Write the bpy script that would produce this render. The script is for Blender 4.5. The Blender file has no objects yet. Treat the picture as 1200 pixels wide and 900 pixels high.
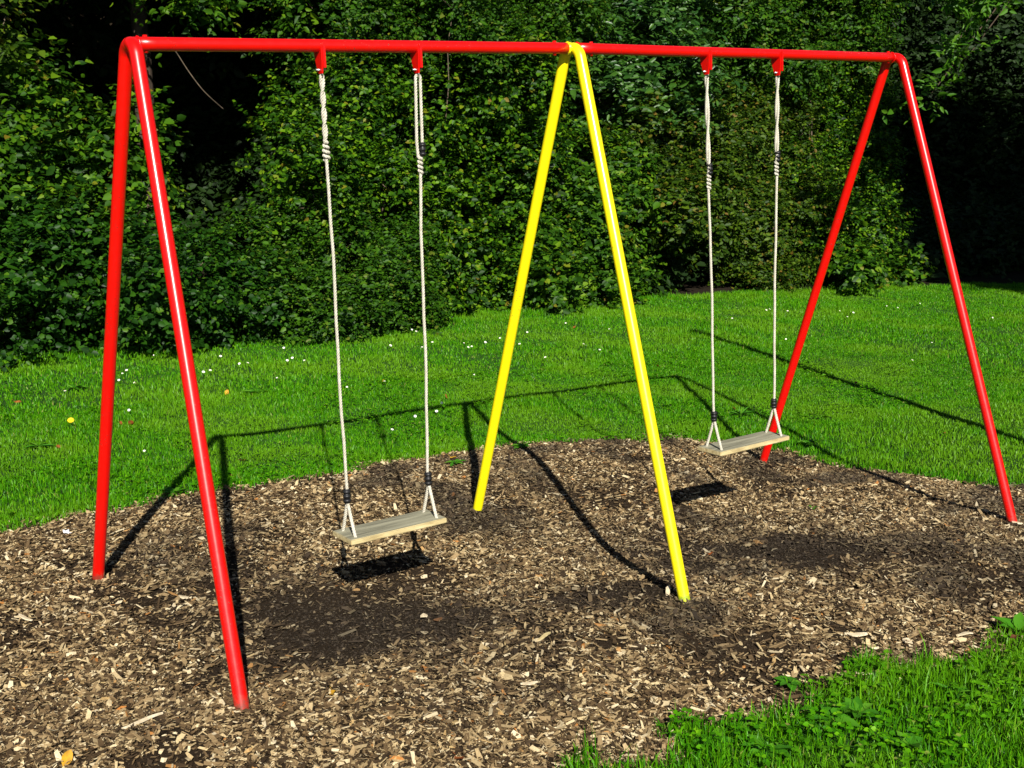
import bpy, math
import numpy as np
from mathutils import Matrix, Vector
rng = np.random.default_rng(11)
scene = bpy.context.scene
COL = scene.collection
PI = math.pi

# ------------------------------------------------------------------ camera data (solved from the swing frame)
CAM = np.array([-1.51442, -4.45729, 1.92297])
YAW, PITCH, ROLL, FPX = 0.612472, 0.199007, -0.032169, 1429.1027
def cam_axes():
    cy, sy, cp, sp, cr, sr = math.cos(YAW), math.sin(YAW), math.cos(PITCH), math.sin(PITCH), math.cos(ROLL), math.sin(ROLL)
    f = np.array([sy*cp, cy*cp, -sp]); r = np.array([cy, -sy, 0.]); u = np.cross(r, f)
    return cr*r + sr*u, -sr*r + cr*u, f
AR, AU, AF = cam_axes()
def ray(px, py): return AF + AR*((px-600)/FPX) - AU*((py-450)/FPX)
def at(px, py, Y):
    v = ray(px, py); return CAM + v*((Y-CAM[1])/v[1])
SUN = np.array([0.6259, 1.3774, -1.0]); SUN /= np.linalg.norm(SUN)

# ------------------------------------------------------------------ ground shape
def gz(x, y):
    x = np.asarray(x, float); y = np.asarray(y, float)
    xc = np.clip(x, -6, 18); yc = np.clip(y, -8, 16)
    z = .00826 - .05802*xc + .0324*yc
    sky_block = np.clip(np.maximum((y-16.2-.16*np.clip(x, 0, 30))/7, (x-31)/8), 0, 1)           # added rise behind the woods, unseen, blocks the sky
    z = z + 9*sky_block*sky_block*(3-2*sky_block)
    inside = np.exp(-(np.maximum(0, np.maximum(-1.5-x, x-5))/1.0)**2)
    z = z + .075*np.exp(-((y+.85)/.42)**2)*inside
    G = lambda cx, cy, rx, ry: np.exp(-((x-cx)/rx)**2-((y-cy)/ry)**2)
    win = 1/(1+np.exp(-(x-.9)/.18))/(1+np.exp((x-3.5)/.2))
    z = z + .034/(1+np.exp((x-.65)/.12))/(1+np.exp(-(y-.1)/.2))*np.exp(-(np.maximum(0, -1.5-x)/2)**2)
    z = z - .05*np.exp(-((y-.22)/.42)**2)*win + .078*np.exp(-((y-1.45)/.55)**2)*win
    z = z - .055*G(4.85, .75, .75, .75) - .06*G(.98, .22, .6, .48) - .03*G(2.95, .1, .6, .45) - .03*G(3.7, .65, .45, .4)
    z = z + .028*G(1.93, .81, .22, .22) + .03*G(4.24, .91, .22, .22)
    z = z + (.012*np.sin(2.1*x+.7*y+1)*np.sin(1.7*y-.6*x))*np.clip((y-1.5)/1.5, .15, 1)+.005*np.sin(5.3*x+1.3)*np.sin(4.7*y+.4)
    return z
def on_ground(px, py):
    v = ray(px, py); t = 4.0
    for _ in range(60):
        P = CAM+v*t; t += (float(gz(P[0], P[1]))-P[2])/v[2]*0.7
    P = CAM+v*t; return np.array([P[0], P[1], float(gz(P[0], P[1]))])

def vnoise(P, s, seed=0):
    """value noise in 0..1 for points P (n,d)"""
    P = np.asarray(P, float)*s
    i = np.floor(P).astype(np.int64); f = P-i; f = f*f*(3-2*f)
    d = P.shape[1]; out = np.zeros(len(P))
    pr = np.array([73856093, 19349663, 83492791])[:d]
    for c in range(2**d):
        o = np.array([(c >> k) & 1 for k in range(d)])
        h = ((i+o)*pr).sum(1)+seed*7919
        h = (h ^ (h >> 13))*1274126177 & 0x7fffffff
        h = (h ^ (h >> 16)) & 0xffff
        w = np.prod(np.where(o == 1, f, 1-f), axis=1)
        out += w*h/65535.
    return out

PIT = np.array([(-2.6,-1.5),(-1.0,-1.72),(.2,-1.68),(.75,-1.545),(1.25,-1.72),(2.0,-1.71),(2.64,-1.69),(3.13,-1.72),(4.4,-1.72),(5.25,-1.50),(5.36,-.9),
                (5.2,-.36),(4.98,.1),(4.86,.65),(4.82,1.15),(4.25,1.66),(3.75,1.83),(3.1,1.95),(2.27,1.9),(1.67,1.88),(.96,1.90),(.16,1.76),(-.26,1.73),(-1.2,1.78),(-2.5,1.7),(-2.8,.3)])
def pit_sd(x, y, wob=True):
    """signed distance to the edge of the wood-chip bed, negative inside"""
    x = np.asarray(x, float); y = np.asarray(y, float)
    A = PIT; B = np.roll(PIT, -1, 0)
    best = np.full(x.shape, 1e9); ins = np.zeros(x.shape, bool)
    for a, b in zip(A, B):
        e = b-a; t = np.clip(((x-a[0])*e[0]+(y-a[1])*e[1])/(e@e), 0, 1)
        best = np.minimum(best, np.hypot(x-a[0]-t*e[0], y-a[1]-t*e[1]))
        c = ((a[1] > y) != (b[1] > y)) & (x < (b[0]-a[0])*(y-a[1])/(b[1]-a[1]+1e-12)+a[0])
        ins ^= c
    sd = np.where(ins, -best, best)
    if wob:
        P = np.stack([x, y], 1)
        sd = sd+(vnoise(P, 3.1, 3)-.5)*np.where(y < -1, .26, .14)+(vnoise(P, 9., 4)-.5)*np.where(y < -1, .20, .10)
    return sd
HX = np.array([-8,.83,2.3,4,6.4,8.8,11.6,14.9,22.]); HY = np.array([6.3,6.5,6.5,6.7,7.35,7.75,7.75,7.3,6.6])  # right end follows the tree shade, dark ground replaces shaded lawn there
def hedge_y(x): return np.interp(x, HX, HY)

# ------------------------------------------------------------------ materials
def mat(name):
    m = bpy.data.materials.new(name); m.use_nodes = True
    nt = m.node_tree; b = nt.nodes['Principled BSDF']
    return m, nt, b
def node(nt, t, **kw):
    n = nt.nodes.new(t)
    for k, v in kw.items(): setattr(n, k, v)
    return n
def ramp(nt, fac, stops, interp='LINEAR'):
    r = node(nt, 'ShaderNodeValToRGB'); r.color_ramp.interpolation = interp
    el = r.color_ramp.elements
    while len(el) < len(stops): el.new(.5)
    for e, (p, c) in zip(el, stops): e.position = p; e.color = (*c, 1)
    nt.links.new(fac, r.inputs[0]); return r.outputs[0]
def coords(nt, kind='Object', scale=None):
    tc = node(nt, 'ShaderNodeTexCoord'); out = tc.outputs[kind]
    if scale is not None:
        mp = node(nt, 'ShaderNodeMapping'); mp.inputs['Scale'].default_value = scale
        nt.links.new(out, mp.inputs[0]); out = mp.outputs[0]
    return out
def noise(nt, vec, scale, detail=4, rough=.55):
    n = node(nt, 'ShaderNodeTexNoise'); n.inputs['Scale'].default_value = scale
    n.inputs['Detail'].default_value = detail; n.inputs['Roughness'].default_value = rough
    nt.links.new(vec, n.inputs['Vector']); return n.outputs['Fac']
def mix(nt, fac, a, b, mode='MIX'):
    m = node(nt, 'ShaderNodeMix', data_type='RGBA', blend_type=mode)
    for sock, v in ((m.inputs[0], fac), (m.inputs[6], a), (m.inputs[7], b)):
        if hasattr(v, 'links'): nt.links.new(v, sock)
        elif isinstance(v, (int, float)): sock.default_value = v
        else: sock.default_value = (*v, 1)
    return m.outputs[2]
def math_n(nt, op, a, b=0.):
    m = node(nt, 'ShaderNodeMath', operation=op)
    for s, v in zip(m.inputs, (a, b)):
        if hasattr(v, 'links'): nt.links.new(v, s)
        else: s.default_value = v
    return m.outputs[0]
def bump(nt, b, h, strength=.4, dist=.01):
    bn = node(nt, 'ShaderNodeBump'); bn.inputs['Strength'].default_value = strength; bn.inputs['Distance'].default_value = dist
    nt.links.new(h, bn.inputs['Height']); nt.links.new(bn.outputs[0], b.inputs['Normal'])
def island(nt): return node(nt, 'ShaderNodeNewGeometry').outputs['Random Per Island']

def leaf_mat(name, stops, rough=.42, trans=.25, spec=.5, patch=None):
    m, nt, b = mat(name)
    c = ramp(nt, island(nt), stops)
    if patch:
        f = ramp(nt, noise(nt, coords(nt), patch[0], 2), [(patch[1], (0,0,0)), (patch[1]+.12, (1,1,1))])
        c = mix(nt, f, c, mix(nt, .65, c, patch[2]))
    nt.links.new(c, b.inputs['Base Color'])
    b.inputs['Roughness'].default_value = rough; b.inputs['Specular IOR Level'].default_value = spec
    tr = node(nt, 'ShaderNodeBsdfTranslucent'); nt.links.new(mix(nt, .5, c, (.10,.22,.01)), tr.inputs[0])
    mx = node(nt, 'ShaderNodeMixShader'); mx.inputs[0].default_value = trans
    out = nt.nodes['Material Output']
    nt.links.new(b.outputs[0], mx.inputs[1]); nt.links.new(tr.outputs[0], mx.inputs[2]); nt.links.new(mx.outputs[0], out.inputs[0])
    return m
M = {}
M['ivy'] = leaf_mat('ivy_leaf', [(0,(0.0057,0.0268,0.0011)),(.4,(0.0151,0.0596,0.0013)),(.7,(0.0428,0.1224,0.0020)),(.93,(0.0997,0.2137,0.0034)),(.98,(0.1357,0.1966,0.0057)),(1,(0.1516,0.1111,0.0114))], .50, .25, .20)
M['ivy_dark'] = leaf_mat('dark_ivy_leaf', [(0,(0.0047,0.0234,0.0015)),(.5,(0.0102,0.0480,0.0022)),(.88,(0.0257,0.0918,0.0031)),(1,(0.0638,0.1454,0.0068))], .50, .2, .20)
M['privet'] = leaf_mat('small_leaf', [(0,(0.0083,0.0368,0.0015)),(.5,(0.0206,0.0713,0.0017)),(.88,(0.0471,0.1338,0.0031)),(1,(0.0958,0.1283,0.0114))], .52, .25, .20)
M['bramble'] = leaf_mat('bramble_leaf', [(0,(0.0094,0.0401,0.0019)),(.45,(0.0242,0.0810,0.0022)),(.82,(0.0607,0.1568,0.0035)),(.97,(0.1277,0.2223,0.0068)),(1,(0.1436,0.1026,0.0085))], .52, .28, .20)
M['olive'] = leaf_mat('olive_leaf', [(0,(0.0125,0.0357,0.0022)),(.5,(0.0291,0.0680,0.0026)),(.9,(0.0749,0.1300,0.0051)),(1,(0.1436,0.0855,0.0143))], .52, .25, .20)
M['laurel'] = leaf_mat('laurel_leaf', [(0,(0.0112,0.0446,0.0062)),(.6,(0.0245,0.0792,0.0086)),(1,(0.0510,0.1275,0.0136))], .40, .15, .35)
M['ash'] = leaf_mat('ash_leaf', [(0,(.030,.11,.004)),(.6,(.055,.16,.006)),(1,(.09,.20,.01))], .5, .28, .3)
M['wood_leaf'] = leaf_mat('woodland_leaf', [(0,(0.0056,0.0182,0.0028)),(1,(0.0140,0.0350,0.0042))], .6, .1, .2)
M['grass'] = leaf_mat('grass_blade', [(0,(.024,.120,.001)),(.5,(.050,.218,.001)),(.85,(.092,.300,.002)),(.97,(.15,.36,.006)),(1,(.22,.22,.06))], .45, .22, .20, patch=(.9,.48,(.12,.28,.006)))
M['weed'] = leaf_mat('weed_leaf', [(0,(.032,.16,.006)),(.7,(.06,.23,.008)),(1,(.11,.28,.016))], .42, .28)
def flat(name, col, rough=.6, spec=.4, var=None):
    m, nt, b = mat(name)
    if var: nt.links.new(ramp(nt, noise(nt, coords(nt), var[0], 5), [(.3, var[1]), (.7, col)]), b.inputs['Base Color'])
    else: b.inputs['Base Color'].default_value = (*col, 1)
    b.inputs['Roughness'].default_value = rough; b.inputs['Specular IOR Level'].default_value = spec
    return m, nt, b
M['bark'], nt, b = flat('bark', (.09,.065,.045), .9, .2, (9, (.03,.022,.016)))
bump(nt, b, noise(nt, coords(nt, scale=(9,9,2)), 4, 6), .8, .02)
M['twig'] = flat('twig_bark', (.16,.12,.08), .8, .3, (14, (.06,.045,.03)))[0]

def paint(name, base, dark, moss=None):
    m, nt, b = mat(name)
    oc = coords(nt)
    n1 = noise(nt, oc, 3.5, 4); n2 = noise(nt, oc, 140, 2, .5); n3 = noise(nt, oc, 34, 3, .6)
    c = mix(nt, ramp(nt, n1, [(.35,(0,0,0)),(.75,(.35,.35,.35))]), base, dark)
    chip = ramp(nt, math_n(nt, 'MULTIPLY', ramp(nt, n2, [(.665,(0,0,0)),(.70,(1,1,1))]), ramp(nt, n1, [(.48,(0,0,0)),(.6,(1,1,1))])), [(0,(0,0,0)),(1,(1,1,1))])
    c = mix(nt, chip, c, (.10,.045,.03))
    geo = node(nt, 'ShaderNodeNewGeometry'); sx = node(nt, 'ShaderNodeSeparateXYZ'); nt.links.new(geo.outputs['Position'], sx.inputs[0])
    # splashed soil / algae in the last few centimetres above the chips
    at_ = node(nt, 'ShaderNodeAttribute'); at_.attribute_name = 'foot'
    h = math_n(nt, 'ADD', at_.outputs['Fac'], math_n(nt, 'MULTIPLY', math_n(nt, 'SUBTRACT', n3, .5), .9))
    c = mix(nt, ramp(nt, h, [(.60,(0,0,0)),(1.0,(.85,.85,.85))]), c, moss or (.12,.05,.03))
    nt.links.new(c, b.inputs['Base Color'])
    rr = ramp(nt, n3, [(.3,(.29,)*3),(.8,(.38,)*3)]); nt.links.new(rr, b.inputs['Roughness'])
    b.inputs['Coat Weight'].default_value = .25; b.inputs['Coat Roughness'].default_value = .16; b.inputs['Specular IOR Level'].default_value = .5
    bump(nt, b, noise(nt, oc, 60, 3), .06, .002)
    return m
M['red'] = paint('red_gloss_paint', (.66,.0025,.0006), (.50,.003,.001))
M['yellow'] = paint('yellow_gloss_paint', (.88,.74,.004), (.80,.62,.006), (.16,.30,.02))
M['steel'], nt, b = flat('galvanised_steel', (.55,.55,.55), .35); b.inputs['Metallic'].default_value = .9
M['black'] = flat('black_plastic', (.012,.012,.013), .45)[0]
M['rope'], nt, b = flat('white_polyester_rope', (.60,.57,.48), .9, .15, (60, (.42,.39,.31)))
M['thin_rope'] = M['rope']
def timber(name, a, c, d, scale):
    m, nt, b = mat(name)
    v = coords(nt, scale=scale); n = noise(nt, v, 1., 6, .65)
    nt.links.new(ramp(nt, n, [(.30, a), (.52, c), (.72, d)]), b.inputs['Base Color'])
    b.inputs['Roughness'].default_value = .8; bump(nt, b, n, .5, .004); return m
M['board_top'] = timber('weathered_board', (.095,.09,.062), (.25,.24,.165), (.40,.385,.27), (3.5,55,55))
M['board_edge'] = timber('pale_board_edge', (.26,.19,.08), (.50,.40,.19), (.64,.54,.30), (9,50,50))
def chip_mat(name, stops):
    m, nt, b = mat(name)
    c = ramp(nt, island(nt), stops)
    n = noise(nt, coords(nt, scale=(1,1,1)), 160, 3)
    c = mix(nt, ramp(nt, n, [(.3,(0,0,0)),(.75,(.40,.40,.40))]), c, (.05,.030,.014))
    da = node(nt, 'ShaderNodeAttribute'); da.attribute_name = 'damp'        # damp, soil-stained chips
    c = mix(nt, math_n(nt, 'MULTIPLY', da.outputs['Fac'], .95), c, mix(nt, .90, c, (.026,.020,.014)))
    nt.links.new(c, b.inputs['Base Color'])
    b.inputs['Roughness'].default_value = .82; b.inputs['Specular IOR Level'].default_value = .25
    return m
M['chips'] = chip_mat('bark_chips', [(0,(.016,.009,.003)),(.25,(.055,.033,.014)),(.48,(.165,.107,.048)),(.70,(.335,.236,.114)),(.88,(.55,.425,.225)),(.965,(.78,.66,.43)),(.985,(.46,.33,.14)),(1,(.42,.16,.03))])
M['crumbs'] = chip_mat('fine_bark', [(0,(.018,.012,.007)),(.6,(.045,.030,.016)),(.9,(.11,.078,.043)),(1,(.32,.25,.15))])
M['pale_chip'] = timber('pale_wood', (.42,.33,.20), (.62,.52,.35), (.76,.68,.50), (40,12,40))
M['orange_leaf'] = flat('orange_dead_leaf', (.32,.09,.02), .7, .2, (40, (.16,.05,.015)))[0]
M['yellow_leaf'] = flat('yellow_dead_leaf', (.55,.33,.02), .7, .2, (40, (.36,.17,.02)))[0]
M['brown_leaf'] = flat('brown_dead_leaf', (.20,.075,.025), .7, .3, (40, (.09,.035,.015)))[0]
M['petal'] = flat('white_petal', (.82,.82,.80), .6)[0]
M['dandelion'] = flat('yellow_petal', (.85,.60,.01), .6)[0]
M['paper'] = flat('white_paper', (.80,.80,.82), .6)[0]

# ground: one material, worn soil / lawn soil / leaf litter with shade painted in, by the 'bed' attribute
m, nt, b = mat('ground_soil')
oc = coords(nt)
bed = node(nt, 'ShaderNodeAttribute'); bed.attribute_name = 'bed'
lit = node(nt, 'ShaderNodeAttribute'); lit.attribute_name = 'litter'
n1, n2, n3 = noise(nt, oc, 3, 5), noise(nt, oc, 90, 5, .7), noise(nt, oc, 400, 3, .6)
bark = mix(nt, ramp(nt, n2, [(.3,(0,0,0)),(.75,(1,1,1))]), (.010,.006,.003), (.040,.025,.012))
bark = mix(nt, ramp(nt, n3, [(.66,(0,0,0)),(.72,(1,1,1))]), bark, (.20,.15,.085))
lawn = mix(nt, n2, (.012,.045,.006), (.030,.085,.010))
litter_shade = mix(nt, ramp(nt, n2, [(.35,(0,0,0)),(.7,(1,1,1))]), (.008,.006,.003), (.030,.020,.010))  # leaf litter, its colour darkened to deepen the shade under the trees
c = mix(nt, bed.outputs['Fac'], lawn, bark); c = mix(nt, lit.outputs['Fac'], c, litter_shade)
nt.links.new(c, b.inputs['Base Color']); b.inputs['Roughness'].default_value = .95; b.inputs['Specular IOR Level'].default_value = .15
bump(nt, b, n2, .8, .012); M['ground'] = m

# ------------------------------------------------------------------ object helpers
def link(name, me, parent=None, **props):
    o = bpy.data.objects.new(name, me); COL.objects.link(o)
    if parent is not None: o.parent = parent
    for k, v in props.items(): o[k] = v
    return o
def empty(name, loc, **props):
    o = bpy.data.objects.new(name, None); COL.objects.link(o); o.location = loc; o.empty_display_size = .1
    for k, v in props.items(): o[k] = v
    return o
def mesh_np(name, V, polys, mats, midx=None, smooth=True, attrs=None):
    """V (n,3); polys list of (m,k) index arrays"""
    me = bpy.data.meshes.new(name)
    V = np.ascontiguousarray(V, dtype=np.float32)
    me.vertices.add(len(V)); me.vertices.foreach_set('co', V.ravel())
    loops = np.concatenate([p.ravel() for p in polys]).astype(np.int32)
    tot = np.concatenate([np.full(len(p), p.shape[1]) for p in polys]).astype(np.int32)
    st = np.concatenate([[0], np.cumsum(tot)[:-1]]).astype(np.int32)
    me.loops.add(len(loops)); me.loops.foreach_set('vertex_index', loops)
    me.polygons.add(len(tot)); me.polygons.foreach_set('loop_start', st)
    me.polygons.foreach_set('use_smooth', np.full(len(tot), smooth))
    for m_ in (mats if isinstance(mats, (list, tuple)) else [mats]): me.materials.append(m_)
    if midx is not None: me.polygons.foreach_set('material_index', np.asarray(midx, np.int32))
    for k, a in (attrs or {}).items():
        at_ = me.attributes.new(k, 'FLOAT', 'POINT'); at_.data.foreach_set('value', np.asarray(a, np.float32))
    me.update(calc_edges=True); me.validate()
    return me
def nrm(v): return v/np.maximum(np.linalg.norm(v, axis=-1, keepdims=True), 1e-9)

class MB:
    """collects tubes, boxes and discs into one mesh"""
    def __init__(s): s.V = []; s.P = []; s.n = 0; s.mi = []; s.a = []
    def add(s, V, polys, mi=0, a=None):
        V = np.asarray(V, float)
        s.V.append(V); s.a.append(np.zeros(len(V)) if a is None else np.asarray(a, float))
        for p in polys: p = np.asarray(p, int); s.P.append(p+s.n); s.mi.append(np.full(len(p), mi))
        s.n += len(V)
    def tube(s, pts, r, n=16, mi=0, caps=True, a=None):
        pts = np.asarray(pts, float); m = len(pts); r = np.broadcast_to(np.asarray(r, float), (m,))
        T = np.gradient(pts, axis=0) if m > 2 else np.repeat((pts[1]-pts[0])[None], 2, 0); T = nrm(T)
        ref = np.array([0, 0, 1.]) if abs(T[0][2]) < .9 else np.array([0, 1., 0])
        N = np.zeros_like(T); v = np.cross(np.cross(T[0], ref), T[0]); N[0] = v/np.linalg.norm(v)
        for i in range(1, m):
            v = N[i-1]-T[i]*(N[i-1]@T[i]); N[i] = v/np.linalg.norm(v)
        B = np.cross(T, N); th = np.arange(n)*2*PI/n
        V = pts[:, None]+r[:, None, None]*(np.cos(th)[None, :, None]*N[:, None]+np.sin(th)[None, :, None]*B[:, None])
        V = V.reshape(-1, 3)
        i, j = np.meshgrid(np.arange(m-1), np.arange(n), indexing='ij'); j2 = (j+1) % n
        q = np.stack([i*n+j, i*n+j2, (i+1)*n+j2, (i+1)*n+j], -1).reshape(-1, 4)
        aa = None if a is None else np.repeat(a, n)
        s.add(V, [q], mi, aa)
        if caps:
            s.P.append(np.arange(n)[::-1][None]+s.n-m*n); s.P.append(np.arange(n)[None]+s.n-n); s.mi += [np.array([mi])]*2
        return s
    def box(s, c, h, R=None, mi=0, bev=0.0):
        c = np.asarray(c, float); h = np.asarray(h, float)
        sg = np.array([[x, y, z] for x in (-1, 1) for y in (-1, 1) for z in (-1, 1)], float)
        if bev <= 0:
            V = sg*h; P = np.array([[0,1,3,2],[4,6,7,5],[0,4,5,1],[2,3,7,6],[0,2,6,4],[1,5,7,3]])
            V = V if R is None else V@np.asarray(R).T
            s.add(V+c, [P], mi); return s
        import bmesh
        bm = bmesh.new(); bmesh.ops.create_cube(bm, size=2)
        for v in bm.verts: v.co = Vector(np.array(v.co)*h)
        bmesh.ops.bevel(bm, geom=bm.edges[:], offset=bev, segments=2, affect='EDGES')
        V = np.array([v.co[:] for v in bm.verts]); V = V if R is None else V@np.asarray(R).T
        bm.verts.index_update(); by = {}
        for f in bm.faces: by.setdefault(len(f.verts), []).append([v.index for v in f.verts])
        s.add(V+c, [np.array(p) for p in by.values()], mi); bm.free(); return s
    def build(s, name, mats, parent=None, smooth=True, attr=None, **props):
        # group the polygons by size for mesh_np
        order = sorted(range(len(s.P)), key=lambda k: s.P[k].shape[1])
        P = [s.P[k] for k in order]; mi = np.concatenate([s.mi[k] for k in order])
        me = mesh_np(name, np.concatenate(s.V), P, mats, mi, smooth, {attr: np.concatenate(s.a)} if attr else None)
        return link(name, me, parent, **props)
def autosmooth(o, ang=35):
    me = o.data
    import bmesh
    bm = bmesh.new(); bm.from_mesh(me)
    for e in bm.edges:
        if len(e.link_faces) == 2 and e.calc_face_angle(0) > math.radians(ang): e.smooth = False
    bm.to_mesh(me); bm.free(); return o

def smooth_path(pts, n=60):
    pts = np.asarray(pts, float); m = len(pts); out = []
    for i in range(m-1):
        p0, p1, p2, p3 = pts[max(i-1, 0)], pts[i], pts[i+1], pts[min(i+2, m-1)]
        for t in np.linspace(0, 1, n, endpoint=False):
            out.append(.5*((2*p1)+(-p0+p2)*t+(2*p0-5*p1+4*p2-p3)*t*t+(-p0+3*p1-3*p2+p3)*t**3))
    out.append(pts[-1]); return np.array(out)

# ------------------------------------------------------------------ leaves
def leaf_mesh(pos, d, nr, size, aspect=.62, fold=.25, droop=.25):
    """one 6-vertex folded leaf per row: base point, direction, normal, length"""
    d = nrm(d); nr = nrm(nr-d*(nr*d).sum(1, keepdims=True)); sd = np.cross(d, nr)
    n = len(pos); s = size[:, None]; w = s*aspect*.5 if np.isscalar(aspect) else s*aspect[:, None]*.5
    def pt(t, x, wz): return pos+d*s*t+sd*w*x+nr*(np.abs(x)*w*fold-s*droop*t*t*wz)
    V = np.stack([pt(0, 0, 1), pt(.28, .95, 1), pt(.66, .80, 1), pt(1, 0, 1), pt(.66, -.80, 1), pt(.28, -.95, 1)], 1).reshape(-1, 3)
    k = np.arange(n)[:, None]*6
    return V, np.concatenate([k+np.array([[0, 1, 2, 3]]), k+np.array([[0, 3, 4, 5]])], 0)
def rand_unit(n):
    return nrm(rng.normal(size=(n, 3)))
def sprigs(base, d, length, n_leaf, size, aspect, up=.55, out=None, jit=.5):
    """twigs with alternate leaves: returns leaf mesh arrays"""
    n = len(base); t = (np.arange(n_leaf)+.6)/n_leaf
    ref = nrm(np.cross(d, rand_unit(n)))
    sgn = np.where(np.arange(n_leaf) % 2 == 0, 1., -1.)
    bend = np.array([0, 0, -.18])
    P = base[:, None]+d[:, None]*length[:, None, None]*t[None, :, None]+bend*(length[:, None]*t[None, :]**2)[:, :, None]
    sidev = nrm(np.cross(d, np.array([0, 0, 1.])+rand_unit(n)*.35))
    D = d[:, None]*.55+sidev[:, None]*sgn[None, :, None]*.9+rng.normal(size=(n, n_leaf, 3))*.28*jit*2+np.array([0, 0, -.18])
    N = np.array([0, 0, up])+(out if out is not None else d)[:, None]*.55-SUN*.25+rng.normal(size=(n, n_leaf, 3))*jit*.8
    S = np.clip(size*(1+rng.normal(size=(n, n_leaf))*.24), size*.45, size*1.7)*(1-.25*t[None, :]**2)
    return leaf_mesh(P.reshape(-1, 3), D.reshape(-1, 3), N.reshape(-1, 3), S.ravel(), aspect)

def foliage(clumps, leaf, density=1.0, front=True, aspect=.66, spr=(.14,.28), nl=7, gap=.44, up=.55):
    """leaf sprays over the outer shell of a set of lumpy clumps (centre xyz, radius)"""
    C = np.array([c[:3] for c in clumps]); R = np.array([c[3] for c in clumps])
    Vs, Ps, n0 = [], [], 0
    for i in range(len(C)):
        n = int(density*4.6*4*PI*R[i]**2/(leaf*leaf*aspect*nl))
        u = rand_unit(n)
        if front:
            keep = (u@np.array([-.55,-.75,.36]) > -.30) | (rng.random(n) < .3)
            u = u[keep]
        n = len(u)
        lump = 1+.30*(np.sin(u@np.array([5.,3,2])+i*1.7)*np.sin(u@np.array([-2.,6,3])+i)*1.5)
        rr = R[i]*lump*(1.02-np.abs(rng.normal(size=n))*.22)
        b = C[i]+u*rr[:, None]*np.array([1, 1, .92])
        bb = b*np.array([1, .4, 1]); g = vnoise(bb, 2.6, 5)*.45+vnoise(bb, 8.0, 9)*.55; g = g+.22*np.exp(-np.maximum(b[:, 2]-gz(b[:, 0], b[:, 1]), 0)/.22)
        ok = g > gap
        for j in range(len(C)):
            if j != i: ok &= np.linalg.norm(b-C[j], axis=1) > R[j]*.55
        ok &= b[:, 2] > gz(b[:, 0], b[:, 1])+.02
        b, u = b[ok], u[ok]; n = len(b)
        m = max(2, n//16); q = rng.integers(0, max(n, 1), m) if n else np.zeros(0, int)          # long shoots that break the outline
        if n:
            d = nrm(u[q]*.8+np.array([0, 0, .55])+rand_unit(m)*.6)
            V, P = sprigs(b[q]+u[q]*.04, d, rng.uniform(spr[1], spr[1]*1.9, m), nl+2, leaf*1.3, aspect, up, u[q])
            V[:, 2] = np.maximum(V[:, 2], gz(V[:, 0], V[:, 1])+.004); Vs.append(V); Ps.append(P+n0); n0 += len(V)
        if n == 0: continue
        d = nrm(u*.75+np.array([0, 0, .30])+rand_unit(n)*.75)
        V, P = sprigs(b, d, rng.uniform(*spr, n), nl, leaf, aspect, up, u)
        z = gz(V[:, 0], V[:, 1])+.004; V[:, 2] = np.maximum(V[:, 2], z)
        Vs.append(V); Ps.append(P+n0); n0 += len(V)
    return np.concatenate(Vs), np.concatenate(Ps)

def stems(clumps, base, n=7, r=.018, frac=1.0):
    mb = MB(); C = [c for c in clumps]
    for k in range(n):
        c = C[rng.integers(len(C))]
        b = np.array(base, float)+np.append(rng.uniform(-.35, .35, 2), 0)
        b[2] = gz(b[0], b[1])-.08
        e = np.array(c[:3])+rng.normal(size=3)*c[3]*.3+np.array([0, .3*c[3], 0])
        t = np.linspace(0, 1, 9)[:, None]
        p = b+(e-b)*t; p[:, :2] += (rng.normal(size=2)*.18)*np.sin(t*PI)+rng.normal(size=(9, 2))*.02
        p[:, 2] = b[2]+(e[2]-b[2])*t[:, 0]**.8
        mb.tube(p, r*(1-.7*t[:, 0])*rng.uniform(.7, 1.3), 6)
        for q in range(2):
            i = rng.integers(4, 8); ee = p[i]+rand_unit(1)[0]*np.array([.35,.2,.3])+np.array([0, .22, .05])
            tt = np.linspace(0, 1, 4)[:, None]; mb.tube(p[i]+(ee-p[i])*tt, r*.35*(1-.6*tt[:, 0]), 5)
    return mb

def fill(x0, x1, y0, y1, Y, R=(.32,.5), step=.70, dY=.38):
    """clump centres covering a patch of hedge given by its edges"""
    a, b = at(x0, y0, Y), at(x1, y1, Y)
    px_m = np.linalg.norm(at((x0+x1)/2+50, (y0+y1)/2, Y)-at((x0+x1)/2-50, (y0+y1)/2, Y))/100.
    pr = np.mean(R)/px_m; out = []
    sx = max(1, int(round((x1-x0-pr*1.2)/(step*1.25*pr)))); sy = max(1, int(round((y1-y0-pr*1.2)/(step*1.25*pr))))
    for i in range(sx+1):
        for j in range(sy+1):
            px = x0+pr*.6+(x1-x0-pr*1.2)*i/sx+rng.normal()*pr*.18; py = y0+pr*.6+(y1-y0-pr*1.2)*j/sy+rng.normal()*pr*.18
            c = at(px, py, Y+rng.normal()*dY+.12*(sy-j)); out.append((*c, rng.uniform(*R)))
    return out

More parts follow.
